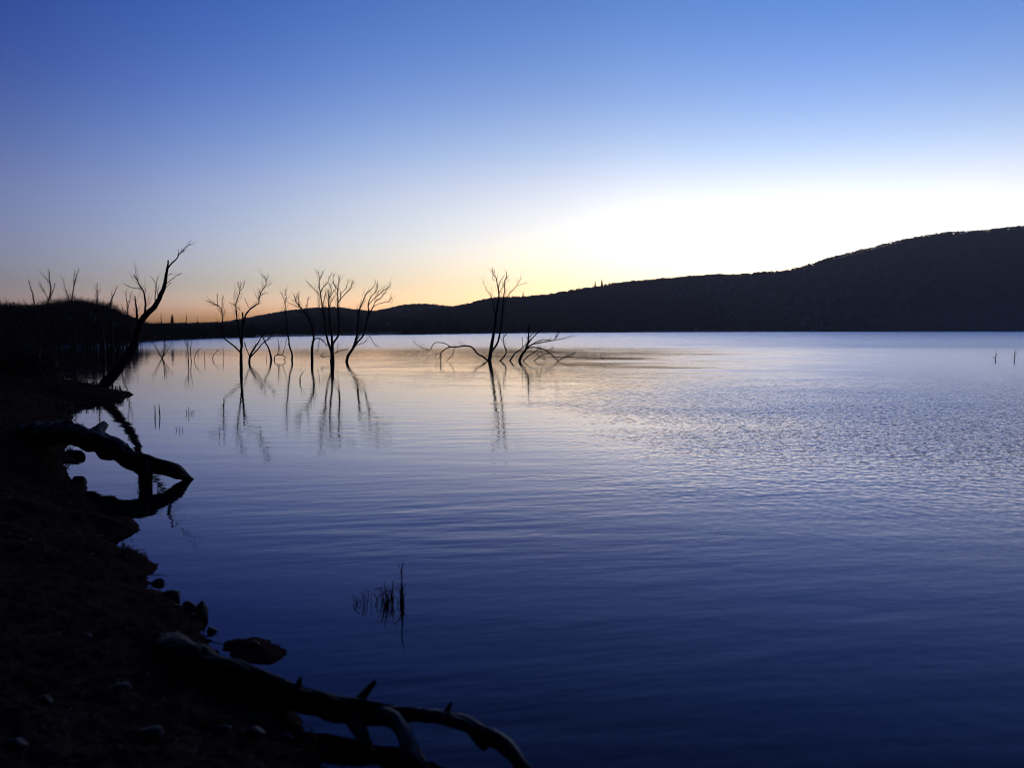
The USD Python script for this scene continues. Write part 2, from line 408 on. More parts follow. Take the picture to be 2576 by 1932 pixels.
def stems(n, h, spread, r, seed):
    g = np.random.default_rng(seed); out = []
    for _ in range(n):
        a, s, hh = g.uniform(0, 6.28), g.uniform(.2, 1) * spread, h * g.uniform(.6, 1.0)
        b = g.normal(0, .12, 2)
        p = np.array([[b[0], b[1], -.1], [b[0] + math.cos(a) * s * .4, b[1] + math.sin(a) * s * .4, hh * .5], [b[0] + math.cos(a) * s, b[1] + math.sin(a) * s, hh]])
        p[1:, :2] += g.normal(0, .04, (2, 2))
        out.append(tube(p, [r, r * .6, r * .15], 3))
        for _ in range(3):
            k = g.uniform(.4, .9); q = p[1] * (1 - k) + p[2] * k
            out.append(tube(np.array([q, q + np.array([g.normal(0, .12), g.normal(0, .12), g.uniform(.08, .22)])]), [r * .35, r * .08], 3))
    return join(out)


gums = [(join([leaf_cloud(240, .055, gum_shape(k), 10 + k), trunk_of(.6, .02)]), M_LEAF, False) for k in range(4)]
firs = [(join([leaf_cloud(260, .05, fir_shape, 30 + k), trunk_of(.7, .015, .0)]), M_NEEDLE, False) for k in range(2)]


def scatter(h, n, lo, hi, rfun, seed):
    g = np.random.default_rng(seed)
    a = g.uniform(lo, hi, n); r = rfun(g, a, n)
    return a, r, np.stack([r * np.sin(a), r * np.cos(a), h.z(a, r) - .2], 1)


def slope_r(h, lo=.02, hi=1.02, pw=1.0):
    return lambda g, a, n: shore_f(a) + (h.rd(np.clip(a, h.lo, h.hi)) - shore_f(a)) * (lo + (hi - lo) * g.uniform(0, 1, n) ** pw)


a1, r1, p1 = scatter(hill_a, 26000, az_of(1010), az_of(2750), slope_r(hill_a), 1)
meadow_edge = shore_f(a1) + 20 + 170 * np.clip((a1 - az_of(2060)) / D(9), 0, 1)
low = (a1 > az_of(2060)) & (r1 < meadow_edge + 6)          # open scrub at the foot of the right-hand hill
a2, r2, p2 = scatter(hill_a, 2300, az_of(1010), az_of(2700), slope_r(hill_a, .985, 1.012), 2)     # the crest
clump = meshkit.noise(np.stack([a2 * 150, 0 * a2, 0 * a2], 1), 4)
al, rl, pl = scatter(hill_a, 5200, az_of(2060), az_of(2750), lambda g, a, n: shore_f(a) + g.uniform(0, 1, n) * (24 + 170 * np.clip((a - az_of(2060)) / D(9), 0, 1)), 3)
p1 = np.vstack([p1, pl]); low = np.r_[low, np.ones(len(pl), bool)]
sa = np.r_[rng.uniform(3.5, 6.5, len(p1)) * np.where(low, .38, 1), 3.0 + 4.2 * clump ** 1.6 * rng.uniform(.7, 1.2, len(p2))]
pa = np.vstack([p1, p2]); pa[:, 2] -= sa * np.r_[np.full(len(p1), .28), np.full(len(p2), .36)]
wide = np.stack([sa * rng.uniform(1.0, 1.5, len(sa)), sa * rng.uniform(1.0, 1.5, len(sa)), sa], 1)
instancer('/World/hillside_wood', gums + firs[:1], pa, wide, rng.uniform(0, 6.28, len(pa)), kind='stuff', label='dark wood covering the long hill on the right', cat='wood')
a3, r3, p3 = scatter(hill_b, 9000, az_of(330), az_of(1260), slope_r(hill_b), 5)
a4, r4, p4 = scatter(hill_b, 900, az_of(330), az_of(1200), slope_r(hill_b, .985, 1.015), 6)
pb = np.vstack([p3, p4]); sb = rng.uniform(2.2, 4.2, len(pb)); pb[:, 2] -= sb * .25
instancer('/World/distant_wood', gums, pb, np.stack([sb * 1.3, sb * 1.3, sb], 1), rng.uniform(0, 6.28, len(pb)), kind='stuff', label='dark wood on the lower hill in the middle distance', cat='wood')

# scrub on the low left-hand shore: taller towards the left edge
bushes = [(join([leaf_cloud(170, .075, bush_shape(50 + k), 60 + k), stems(9, 1.05, .45, .012, 70 + k)]), M_SCRUB, False) for k in range(3)]
twiggy = [(stems(16, 1.15, .5, .014, 80 + k), M_TWIG, False) for k in range(3)]
top_px = PchipInterpolator([-900, -200, 0, 60, 120, 170, 215, 270, 300, 340, 400, 470, 560, 640], [700, 735, 762, 766, 762, 752, 756, 766, 784, 800, 808, 812, 812, 812])
g = np.random.default_rng(21)
n = 5200
pxs = np.where(g.uniform(size=n) < .6, g.uniform(-350, 340, n), g.uniform(-900, 640, n))
azs = np.arctan2((pxs - 1288) / F, 1)
rs = shore_f(azs) + g.uniform(0, 1, n) ** 1.5 * 120 + 1
zs = hill_c.z(azs, rs)
want = H + (830 - top_px(pxs)) / F * rs * np.cos(azs) - zs
sc = np.clip(want * g.uniform(.45, 1.0, n), .9, 9)
pos = np.stack([rs * np.sin(azs), rs * np.cos(azs), zs - .1], 1)
instancer('/World/shore_scrub', bushes + twiggy[:2], pos, np.stack([sc * g.uniform(.7, 1.2, n), sc * g.uniform(.7, 1.2, n), sc], 1), g.uniform(0, 6.28, n), kind='stuff',
          label='dense dark scrub along the low left shore', cat='scrub')


g = np.random.default_rng(24)
n = 380
pxs, pys = g.uniform(-60, 352, n), g.uniform(878, 900, n)
pos = np.array([on_level(a, b) for a, b in zip(pxs, pys)])
hh = (pys - g.uniform(800, 862, n)) / F * pos[:, 1]
instancer('/World/drowned_scrub', [(stems(3, 1.0, .16, .013, 85 + k), M_TWIG, False) for k in range(4)], pos, np.stack([hh * .6 + .5, hh * .6 + .5, hh], 1), g.uniform(0, 6.28, n), kind='stuff',
          label='thin drowned stems crowding the water before the left shore', cat='scrub')


# lone conifers that stand out of the skylines
def conifer(px, py_top, y, h, label, seed):
    tip = at_depth(px, py_top, y)
    t_ = thing('conifer', label, 'tree', (tip[0], tip[1], tip[2] - h), group='single conifers on the skyline')
    v, f = leaf_cloud(420, .05, fir_shape, seed)
    part(t_, 'trunk', (trunk_of(.8, .016, 0)[0] * h, trunk_of(.8, .016, 0)[1]), M_TWIG)
    part(t_, 'crown', (v * np.array([h * .9, h * .9, h]), f), M_NEEDLE, smooth=False)


conifer(433, 792, 255, 4.6, 'small pointed conifer on the low shore, right of the leaning dead tree', 91)
conifer(1497, 708, 1500, 13, 'left one of two pointed conifers on the ridge right of the centre', 92)
conifer(1514, 703, 1510, 15, 'taller right one of two pointed conifers on the ridge right of the centre', 93)
conifer(1316, 735, 1340, 8, 'rounded low conifer on the ridge just right of the two-stemmed drowned tree', 94)

# ------------------------------------------------------------------ drowned trees
def dead_tree(name, label, cat, base, limbs, group=None, seed=0, twigs=1.0, sides=7, z0=0.0, mat=None, rough=.25):
    """base: photo pixel where the stem leaves the water. limbs: (part name, [(px, py), ...], width at start, width at end[, lean])"""
    g = np.random.default_rng(seed + 100)
    b = on_level(*base, z0); Y = b[1]
    t_ = thing(name, label, cat, b, group)
    placed = [(np.array(base, float), Y)]
    k_px = Y / F
    for li, limb in enumerate(limbs):
        pname, pts, w0, w1 = limb[:4]
        pts = np.asarray(pts, float)
        near = min(placed, key=lambda q: np.hypot(*(q[0] - pts[0])))
        y0 = near[1]
        seg = np.r_[0, np.cumsum(np.hypot(*np.diff(pts, axis=0).T))]
        lean = limb[4] if len(limb) > 4 else g.uniform(-.45, .45)
        n = max(6, int(seg[-1] / 6) + 3)
        sm = resample(np.c_[pts, seg], n)
        ys = y0 + lean * sm[:, 2] * k_px
        wob = np.zeros((n, 2))
        if seg[-1] > 25:
            wob = (meshkit.noise(np.c_[sm[:, 2:3] / 9, np.zeros((n, 2))], seed + li)[:, None] - .5) * np.array([1.6, .4]) * np.clip(np.linspace(0, 3, n), 0, 1)[:, None] * min(1.0, seg[-1] / 90)
        P = np.array([at_depth(x + q[0], y + q[1], yy) for (x, y, _), yy, q in zip(sm, ys, wob)])
        R = (np.linspace(1, 0, n) ** .85 * (w0 - w1) + w1) * .425 * k_px
        if abs(P[0, 2] - z0) < .12:                       # continue below the water
            d = P[0] - P[min(2, n - 1)]; d /= np.linalg.norm(d); d[2] = min(d[2], -.5)
            P = np.vstack([P[0] + d * .8, P]); R = np.r_[R[0] * 1.1, R]
        placed += [(np.array(q[:2]), yy) for q, yy in zip(sm, ys)]
        ms = [tube(P, R, sides, rough, seed=seed + li)]
        if twigs and w1 < 3:
            L = np.linalg.norm(np.diff(P, axis=0), axis=1).sum()
            for _ in range(int(2.7 * twigs * (2 + seg[-1] / 16))):
                k = int(g.uniform(.35, 1) * (len(P) - 1)); k = min(max(k, 1), len(P) - 2)
                if P[k, 2] < .25:
                    continue
                d = P[k + 1] - P[k - 1]; d /= np.linalg.norm(d)
                o = g.normal(size=3); o[1] *= .6; o -= o @ d * d; o /= np.linalg.norm(o)
                tl = g.uniform(.07, .30) * min(L, 2.2)
                e1 = P[k] + (d * .75 + o * .7 + np.array([0, 0, .25])) * tl * .5
                e2 = e1 + (d * .8 + o * g.uniform(-.1, .5) + np.array([0, 0, .3])) * tl * .55
                r0 = min(R[k] * .5, .95 * k_px * .5)
                ms.append(tube(np.array([P[k], e1, e2]), [r0, r0 * .6, r0 * .22], 4))
                if g.uniform() < .7:
                    e3 = e1 + (d * .5 - o * .6 + np.array([0, 0, .3])) * tl * .35
                    ms.append(tube(np.array([e1, e3]), [r0 * .5, r0 * .2], 3))
        v, f = join(ms)
        part(t_, pname, (v - b, f), mat or M_WOOD)
    return t_


G = 'dead trees standing in the lake'
dead_tree('dead_tree', 'thick leaning dead tree rising from the mud spit on the left', 'dead tree', (252, 983), [
    ('trunk', [(252, 983), (266, 964), (299, 926), (325, 893), (338, 866), (347, 832), (358, 804), (372, 788), (388, 772), (403, 745), (412, 723), (417, 700), (421, 676), (423.5, 654)], 34, 4, -.12),
    ('branch', [(421, 676), (433, 661), (446, 649), (450, 640), (462, 627), (479, 613)], 4.5, 1.2, .2),
    ('branch', [(447, 645), (448.5, 636), (449, 628)], 2.2, 1.0),
    ('branch', [(418, 714), (425, 708), (437, 698.5), (446, 692), (458, 687)], 2.2, .7),
    ('branch', [(421, 694), (428, 690), (437, 688)], 1.8, .7),
    ('branch', [(416, 725), (425, 716), (432, 708)], 1.6, .6),
    ('branch', [(391, 760), (390, 748), (392, 727), (395, 705), (396, 696)], 3.4, .7),
    ('branch', [(391.5, 714), (386, 703), (379, 696)], 1.4, .6),
    ('branch', [(397, 752), (397, 734), (402, 716)], 2.2, .6),
    ('branch', [(350, 826), (364, 795), (366, 763), (362, 737), (355, 723), (345, 705), (335, 690)], 8, 1.2, .35),
    ('branch', [(356, 727), (345, 725), (334, 724), (322, 719), (311, 714)], 2, .7),
    ('branch', [(349, 712), (346, 704), (343, 694)], 1.5, .6),
    ('branch', [(347, 832), (345, 795), (343, 772), (340, 755), (340, 744)], 8, 2.5, -.3)], seed=1, twigs=.9, sides=9, z0=.08, rough=.3)

snags = [
    ('slim dead snag furthest left, thin and leaning left above the scrub', (110, 897), [('trunk', [(110, 897), (97, 810), (85, 758), (81, 734), (78, 726), (71, 706)], 8, 1.2)]),
    ('forked dead snag with a curved dark top, second from the left above the scrub', (152, 897), [('trunk', [(152, 897), (135, 820), (121, 761), (125, 747), (128, 724), (126.6, 711), (124, 699), (125, 682)], 10, 1.0),
     ('branch', [(122, 756), (114, 738), (103, 718), (98, 706)], 2.2, .7), ('branch', [(124, 752), (130, 741), (139, 711)], 2.2, .8), ('branch', [(126, 714), (118, 703), (106, 690), (101, 682)], 1.6, .5)]),
    ('tall straight dead snag with a narrow two-pronged tip above the scrub', (192, 897), [('trunk', [(192, 897), (186, 820), (182, 754), (186, 718), (186.6, 696), (189.5, 679)], 7, 1.0),
     ('branch', [(186.5, 718), (192, 698), (199, 674)], 2.2, .7), ('branch', [(184, 790), (169, 737), (163, 722), (156, 696)], 3, .6)]),
    ('short straight dead snag with a thick foot standing in the pale water strip', (262, 901), [('trunk', [(262, 901), (260, 860), (250, 800), (245, 758), (244.5, 729), (246, 712)], 9, 1.0)]),
    ('small forked dead snag at the right end of the scrub crest', (283, 899), [('trunk', [(283, 899), (281, 860), (279, 800), (279, 758), (288, 738), (294, 722)], 11, .8), ('branch', [(280, 770), (283, 752), (281, 741)], 1.8, .6)]),
    ('thin many-twigged snag just left of the leaning dead tree', (297, 898), [('trunk', [(297, 898), (306, 850), (318, 805), (322, 777), (318, 750), (315, 730)], 6, .8), ('branch', [(322, 777), (326, 760), (329, 743), (334, 734)], 2, .6),
     ('branch', [(319, 800), (309, 778), (306, 765)], 1.6, .6)]),
    ('low dead stem, leftmost of four short ones in the pale water strip', (172, 897), [('trunk', [(172, 897), (171, 870), (166, 835), (165, 800)], 4, 1.2)]),
    ('low dead stem leaning right beside the two-pronged snag in the pale water strip', (207, 895), [('trunk', [(207, 895), (209, 865), (215, 830), (221, 790)], 4.5, 1.2)]),
    ('low dead stem, third of four short ones in the pale water strip', (228, 897), [('trunk', [(228, 897), (227, 868), (231, 835), (229, 800)], 5, 1.2)]),
    ('low dead stem right beside the thick-footed snag in the pale water strip', (238, 894), [('trunk', [(238, 894), (236, 868), (233, 840), (238, 812)], 3.6, 1.0)]),
]
for i, (lab, b_, limbs) in enumerate(snags):
    dead_tree('dead_snag', lab, 'dead tree', b_, limbs, group='dead snags in front of the left shore', seed=20 + i, twigs=1.1)

dead_tree('dead_tree', 'straight drowned tree with a wide fork and a long arm reaching left', 'dead tree', (607, 926), [
    ('trunk', [(607, 926), (606.5, 910), (606.6, 884), (608, 860), (610, 821), (610.5, 802), (609.7, 785)], 9.5, 4.5, 0),
    ('branch', [(607.5, 872), (603, 842), (597.5, 806), (594.8, 790), (593, 771), (598, 752), (602.7, 736), (605, 722), (606, 707)], 6, 1.2, .2),
    ('branch', [(604, 727), (600.5, 720), (600, 709)], 1.8, .7), ('branch', [(605, 731), (613, 719), (615, 705)], 2, .7),
    ('branch', [(592.8, 769), (584.6, 765), (575, 760)], 2, .7), ('branch', [(590, 767), (588, 761)], 1.4, .6), ('branch', [(595, 772), (601, 776), (607, 783)], 1.6, .7),
    ('branch', [(604, 886), (588, 870), (571, 857), (563, 850), (559, 825), (559.6, 805), (560, 793), (557, 780), (548.6, 769), (537.6, 764.6), (530, 758), (521, 747)], 5, .9, -.25),
    ('branch', [(548.6, 769), (546, 753.7), (548, 739)], 2.2, .8), ('branch', [(558.5, 782), (559, 758), (563.5, 742)], 2.2, .8), ('branch', [(533, 761), (524, 758), (516, 755)], 1.3, .5),
    ('branch', [(609.5, 835), (613, 812), (619, 790), (630, 777), (642.6, 768), (652, 761), (652, 749), (655, 738), (663, 725.5), (668.5, 714.5), (668.5, 705), (663, 693)], 6, 1.0, -.3),
    ('branch', [(668.5, 706), (673, 697), (675.5, 690)], 1.6, .6), ('branch', [(654, 741), (653, 734), (650, 726)], 1.8, .8), ('branch', [(655, 743), (664, 739), (674, 737)], 1.6, .6),
    ('branch', [(630, 777), (622, 766), (617.5, 750)], 1.6, .6)], group=None, seed=2)
dead_tree('dead_tree', 'low drowned tree of two crossing arms leaning right, beside the straight forked one', 'dead tree', (627, 911), [
    ('trunk', [(627, 911), (629, 897), (641, 873), (655, 853), (668, 832)], 7, 1.6, .1), ('branch', [(628.5, 900), (645, 882), (660, 865), (679, 849), (692, 834)], 5, 1.4, -.2),
    ('branch', [(628, 897), (619, 874), (614, 858), (612, 846)], 3, .9)], seed=3, twigs=.6)
dead_tree('dead_tree', 'bowed drowned stem bulging right between the crossing arms and the ring-shaped branches', 'dead tree', (682.5, 906), [
    ('trunk', [(682.5, 906), (680, 891), (674, 873), (666, 858), (658, 842), (655, 828)], 6.5, 1.5)], seed=4, twigs=.4)
dead_tree('dead_sapling', 'small ring of looping drowned branches with thin upright twigs', 'dead tree', (692, 905), [
    ('branch', [(691, 905), (690, 899), (698.6, 892.7), (710, 893.5), (718.6, 900), (711, 906)], 3, 1.6, 0),
    ('branch', [(698.6, 893), (700, 880), (700, 862), (696, 848)], 2, .7), ('branch', [(711, 894), (715, 877), (720, 858), (725, 846)], 2, .7), ('branch', [(702, 892), (703, 875), (707, 858)], 1.4, .6)], seed=5, twigs=.5)
dead_tree('dead_tree', 'thin S-shaped drowned trunk with one bare upright tip', 'dead tree', (734, 906), [
    ('trunk', [(734, 906), (735, 893), (728, 870), (725.6, 849), (721, 815), (717.5, 781), (719, 750), (720, 727)], 5.5, 1.3, .1),
    ('branch', [(717.5, 765), (716, 757.5), (708, 739), (706, 730)], 1.7, .6), ('branch', [(719, 756), (726, 761), (735, 768)], 1.5, .6)], seed=6, twigs=.9)
dead_tree('dead_tree', 'upright drowned trunk with a bushy twig top, left of the big many-stemmed tree', 'dead tree', (785.6, 907), [
    ('trunk', [(785.6, 907), (784.5, 880), (789, 851), (786, 825), (778, 803), (765, 783), (753, 769), (741, 753)], 8.5, 1.4, .2),
    ('branch', [(753, 769), (750, 750), (752.7, 732)], 1.8, .6), ('branch', [(768, 786), (771.5, 769), (777, 747)], 2, .6), ('branch', [(760, 778), (745, 770), (734, 764)], 1.8, .6),
    ('branch', [(766, 784), (752, 784), (738, 781)], 1.6, .6), ('branch', [(748, 764), (741, 748), (738, 738)], 1.5, .6),
    ('branch', [(789, 857), (796, 851), (804, 851.5), (814, 859), (824, 870)], 4, 1.6, -.1), ('branch', [(803, 853), (802, 866), (798, 886)], 1.8, .8)], seed=7, twigs=2.2)
dead_tree('dead_tree', 'big many-stemmed drowned tree, the bushiest crown on the lake', 'dead tree', (836, 911), [
    ('trunk', [(836, 911), (836, 896), (835.5, 878), (835.5, 862)], 13, 9, 0),
    ('stem', [(833, 884), (825, 859), (822, 847), (816, 805), (811, 768), (807.5, 751), (806, 736), (803, 719), (804, 705.6), (800, 683)], 7, .9, .25),
    ('branch', [(804, 706), (810, 690), (812, 681)], 1.8, .7), ('branch', [(806, 737), (814, 722), (823, 712), (829.5, 694)], 2.2, .7), ('branch', [(826, 700), (832, 692), (836, 686)], 1.2, .5),
    ('branch', [(810, 765), (805, 744), (796, 733), (785.6, 722.5), (779, 714), (770, 708)], 2.4, .7), ('branch', [(814, 790), (803, 769), (802.5, 748), (798, 738)], 2.2, .8),
    ('stem', [(835.5, 864), (834, 840), (829, 805), (827, 771), (827, 748), (825, 727)], 7, 2.2, -.1), ('branch', [(827, 756), (829.5, 744), (833.7, 731), (830, 718), (825, 708)], 2.4, .7),
    ('branch', [(828, 752), (836, 738), (845, 724), (839, 712), (838, 700), (839, 690)], 2.2, .7), ('branch', [(820, 800), (813, 770), (817.7, 744), (820, 733)], 2.6, .8), ('branch', [(828, 775), (834, 757), (842, 744), (848, 738)], 1.8, .6),
    ('stem', [(837, 866), (843, 856), (850, 846), (853, 810), (850, 770), (850, 741), (850.6, 722), (852, 709), (854, 699)], 6.5, 1.5, .15), ('branch', [(854, 701), (851, 693), (847, 689)], 1.2, .5), ('branch', [(854, 700), (857, 692)], 1.1, .5),
    ('branch', [(850.5, 762), (859, 750), (868, 739), (884, 721), (886, 705)], 2.8, .9), ('branch', [(886, 714), (892, 709)], 1, .5), ('branch', [(854, 757), (857, 745), (856.5, 730)], 2.6, 1.0),
    ('branch', [(857, 740), (863, 733), (870, 726), (875, 711), (880, 704)], 1.8, .6), ('branch', [(850.5, 730), (844, 720), (838, 710)], 1.5, .6),
    ('branch', [(842, 889), (849, 885), (862, 881), (877, 878)], 3, 1.0, .6), ('branch', [(832, 896), (820, 897), (811, 899), (806, 896), (816, 893.5)], 2.4, 1.0, -.3), ('branch', [(850, 885), (849, 871), (852, 862)], 1.4, .6)], seed=8, twigs=1.2, sides=8)
dead_tree('dead_tree', 'drowned tree leaning right with a windswept fan of branches', 'dead tree', (872, 910), [
    ('trunk', [(872, 910), (875, 896), (886, 880), (893, 862), (897, 847), (901, 810), (904, 780), (914, 756), (919, 743), (927, 732.6), (936.7, 726), (942, 718)], 9, .9, .15),
    ('stem', [(889, 876), (900, 860), (912, 847), (922, 812), (926.6, 778), (926.6, 763), (932.5, 748), (942.6, 736), (949, 725), (949, 708)], 6, 1.0, -.2),
    ('branch', [(926.6, 768), (942.6, 749.5), (952.7, 741), (966, 729), (974.7, 724), (984, 711)], 2.8, .7), ('branch', [(924, 800), (937, 776), (944, 758), (958, 748), (966, 737.7), (974, 725)], 3.2, .9),
    ('branch', [(935, 778), (945, 768), (956, 763), (976, 758), (987, 745)], 2.2, .8), ('branch', [(978, 757), (984, 762), (988, 752)], 1, .5), ('branch', [(974, 725), (984, 722)], 1, .5),
    ('branch', [(892, 872), (898, 856), (904, 843), (909, 826)], 3.4, 1.2), ('branch', [(896, 868), (905.5, 866), (919, 859), (926, 848)], 2.2, .7), ('branch', [(926, 846), (931, 847), (939, 861), (946, 869), (955, 874)], 1.8, .7, .1)], seed=9, twigs=1.0)
dead_tree('dead_tree', 'two-stemmed drowned tree near the centre with a long arched limb dipping to the left', 'dead tree', (1231, 908), [
    ('trunk', [(1231, 908), (1232, 901), (1235.6, 878), (1240, 850), (1242.5, 836), (1248, 790), (1254.5, 743.5), (1253.6, 724.6), (1250.7, 715), (1248, 700), (1241, 690), (1239, 676)], 11.5, 1.0, .1),
    ('branch', [(1254, 722), (1260, 705.6), (1270, 690)], 2.2, .7), ('branch', [(1255.5, 738), (1266, 717), (1269, 705)], 2.2, .8), ('branch', [(1242, 692), (1238, 697), (1239, 703)], 1.2, .6), ('branch', [(1249, 706), (1243, 705), (1239, 699)], 1.4, .6),
    ('stem', [(1236, 886), (1243, 876), (1251, 864), (1257, 842), (1263, 795), (1267, 743.5), (1270, 724.6), (1268, 711), (1273.5, 696), (1275, 682)], 6.5, 1.1, -.2), ('branch', [(1269, 714), (1277, 706), (1285, 702)], 1.3, .5),
    ('branch', [(1264, 790), (1274, 752), (1283, 736), (1298, 720), (1306, 707.5), (1310, 698)], 3, .7, .4), ('branch', [(1298, 720), (1313, 715), (1329, 710)], 1.2, .5),
    ('branch', [(1246, 790), (1240, 760), (1233.7, 740), (1222, 724.6), (1214.7, 708)], 2.6, .6, -.3),
    ('branch', [(1227, 908), (1214.7, 897), (1199.5, 889), (1192, 878), (1180.5, 870.7), (1163, 870), (1146, 873.6), (1131, 872.6), (1116, 882), (1108, 889), (1107.4, 901), (1111, 913)], 5.5, 2.0, -.1),
    ('branch', [(1142.5, 875), (1137, 895), (1128, 904), (1119.7, 912)], 2, 1.0, .1), ('branch', [(1133, 872), (1116, 863), (1099, 861), (1087.5, 869), (1081, 882), (1064.7, 876), (1051, 869), (1040, 857)], 2.6, .7, .2),
    ('branch', [(1108, 889), (1097, 891), (1095, 900)], 1.5, .8)], seed=10, twigs=.8, sides=8)
dead_tree('dead_tree', 'small wavy drowned stem just right of the two-stemmed tree', 'dead tree', (1258, 908), [
    ('trunk', [(1258, 908), (1268, 897), (1273.5, 886), (1270.7, 874.5), (1267, 863), (1267, 852), (1275.4, 838)], 5, 1.2), ('branch', [(1267, 862), (1261, 853), (1257, 845)], 1.8, .7)], seed=11, twigs=.6)
dead_tree('dead_tree', 'low drowned limb slanting right with one upright twig', 'dead tree', (1283, 908), [
    ('trunk', [(1283, 908), (1292.5, 893.5), (1309.6, 878), (1318, 871), (1326, 862)], 5, 1.6), ('branch', [(1315, 874), (1314.5, 860), (1314, 848)], 2.2, .9)], seed=12, twigs=.3)
dead_tree('dead_tree', 'broad low drowned tree spreading its tangled limbs to the right', 'dead tree', (1307, 909), [
    ('trunk', [(1307, 909), (1311.5, 895.4), (1323, 878), (1327.6, 865), (1329.5, 840), (1330, 818)], 9, 2, .1), ('branch', [(1327.6, 866), (1340, 850), (1353, 837), (1362, 828)], 4.5, 1.4), ('branch', [(1329, 852), (1336, 843), (1344, 838)], 2, .9),
    ('branch', [(1326, 874), (1344, 865), (1366.6, 861), (1391, 855.6), (1401, 844), (1407, 832)], 4.5, 1.4, .2), ('branch', [(1395, 854.6), (1420, 852), (1432, 848), (1445, 845)], 2.4, .8), ('branch', [(1338, 868), (1351, 859), (1370, 855), (1388, 856)], 3, 1.2),
    ('branch', [(1323, 879), (1340, 873.6), (1357, 876), (1378, 884), (1391, 895), (1408, 909.5)], 4.5, 1.8, -.2), ('branch', [(1406, 906), (1425, 897), (1438, 892), (1451, 885)], 2.6, .8), ('branch', [(1426, 897), (1431, 890)], 1.2, .6),
    ('branch', [(1317, 908), (1332, 893.5), (1351, 882), (1361, 872)], 3.4, 1.2, -.35), ('branch', [(1344, 908), (1363, 895), (1382, 886), (1391, 870)], 2.4, .8, -.4), ('branch', [(1358, 876), (1367, 895), (1374, 910)], 2, 1.0), ('branch', [(1348, 890), (1360, 899), (1370, 907)], 1.8, .9)], seed=13, twigs=.9)

small = [
    ('bushy cluster of drowned saplings right of the leaning dead tree', (408, 902), [('stem', [(408, 902), (412, 880), (413, 852)], 3.4, 1), ('stem', [(407, 901), (400, 888), (391, 873), (381, 858)], 2.6, .8), ('stem', [(409, 900), (416, 876), (418, 850)], 2.4, .8),
     ('stem', [(410, 899), (424, 876), (435, 856)], 2.2, .7), ('stem', [(406, 900), (395, 880), (390, 866)], 1.8, .7)]),
    ('pair of thin drowned stems with a twig pointing left, before the low shore', (474, 910), [('stem', [(474, 910), (473, 880), (472.5, 850)], 3.2, 1.2), ('stem', [(481, 906), (479.5, 885), (484, 852)], 2.6, 1), ('branch', [(472.5, 872), (467, 862), (461, 852)], 1.8, .8)]),
    ('small bent drowned twig left of a short straight stick', (489, 906), [('stem', [(489, 906), (491, 893), (496, 885), (507, 874)], 2, .7)]),
    ('short straight drowned stick between two bent twigs', (515, 905), [('stem', [(515, 905), (515, 893), (514.5, 883)], 2.2, .9)]),
    ('small hooked drowned twig left of the straight forked tree', (535, 903), [('stem', [(535, 903), (537, 893), (543, 886), (551, 880)], 2.6, .8)]),
    ('thin upright drowned stick nearest the straight forked tree', (561, 902), [('stem', [(561, 902), (562, 888), (560.5, 874)], 1.8, .7)]),
    ('tiny drowned stick between the crossing arms and the bowed stem', (670, 905), [('stem', [(670, 905), (669.5, 897), (671, 890)], 2, .8)]),
    ('short curved stub alone in open water before the many-stemmed trees', (755, 960), [('stem', [(755, 960), (754.5, 951), (757, 945), (761, 939)], 4.2, 1.4)]),
    ('left one of two little dead twigs at the far right, with a side arm', (2504.5, 912), [('stem', [(2504.5, 912), (2504, 902), (2508, 889)], 3, 1.3), ('branch', [(2504, 902), (2500, 899), (2496, 898)], 1.8, 1.1)]),
    ('right one of two little dead twigs at the far right, plain and upright', (2551, 912), [('stem', [(2551, 912), (2553, 900), (2551, 882)], 3, 1.3)]),
]
for i, (lab, b_, limbs) in enumerate(small):
    dead_tree('drowned_twig', lab, 'dead branch', b_, limbs, group='small drowned sticks in the lake', seed=50 + i, twigs=.45, sides=5)
for i, (lab, px, py, tip, w) in enumerate([('bare sapling on the low shore left of the small conifer', 405, 812, 787, 3), ('bare sapling on the low shore right of the small conifer', 468, 816, 788, 3), ('lowest bare sapling on the low shore, right of the others', 497, 816, 797, 2.5)]):
    a_ = az_of(px); r_ = float(shore_f(a_)) + 25
    z_ = float(hill_c.z(np.array([a_]), np.array([r_]))[0])
    Y_ = r_ * math.cos(a_); bot = np.array([r_ * math.sin(a_), Y_, z_ - .2]); tp = at_depth(px, tip, Y_)
    t_ = thing('bare_sapling', lab, 'dead tree', bot, group='bare saplings on the low shore')
    P = np.array([bot, bot * .5 + tp * .5 + [.1, 0, 0], tp]) - bot; k_ = Y_ / F
    part(t_, 'trunk', tube(resample(P, 8), np.linspace(w, .8, 8) / 2 * k_, 5), M_TWIG)
    for s_ in (-1, 1, -1):
        q = P[1] + (P[2] - P[1]) * rng.uniform(.1, .6)
        part(t_, 'branch', tube(np.array([q, q + [s_ * rng.uniform(.2, .6), .1, rng.uniform(.4, .9)]]), [.6 * k_, .2 * k_], 4), M_TWIG)

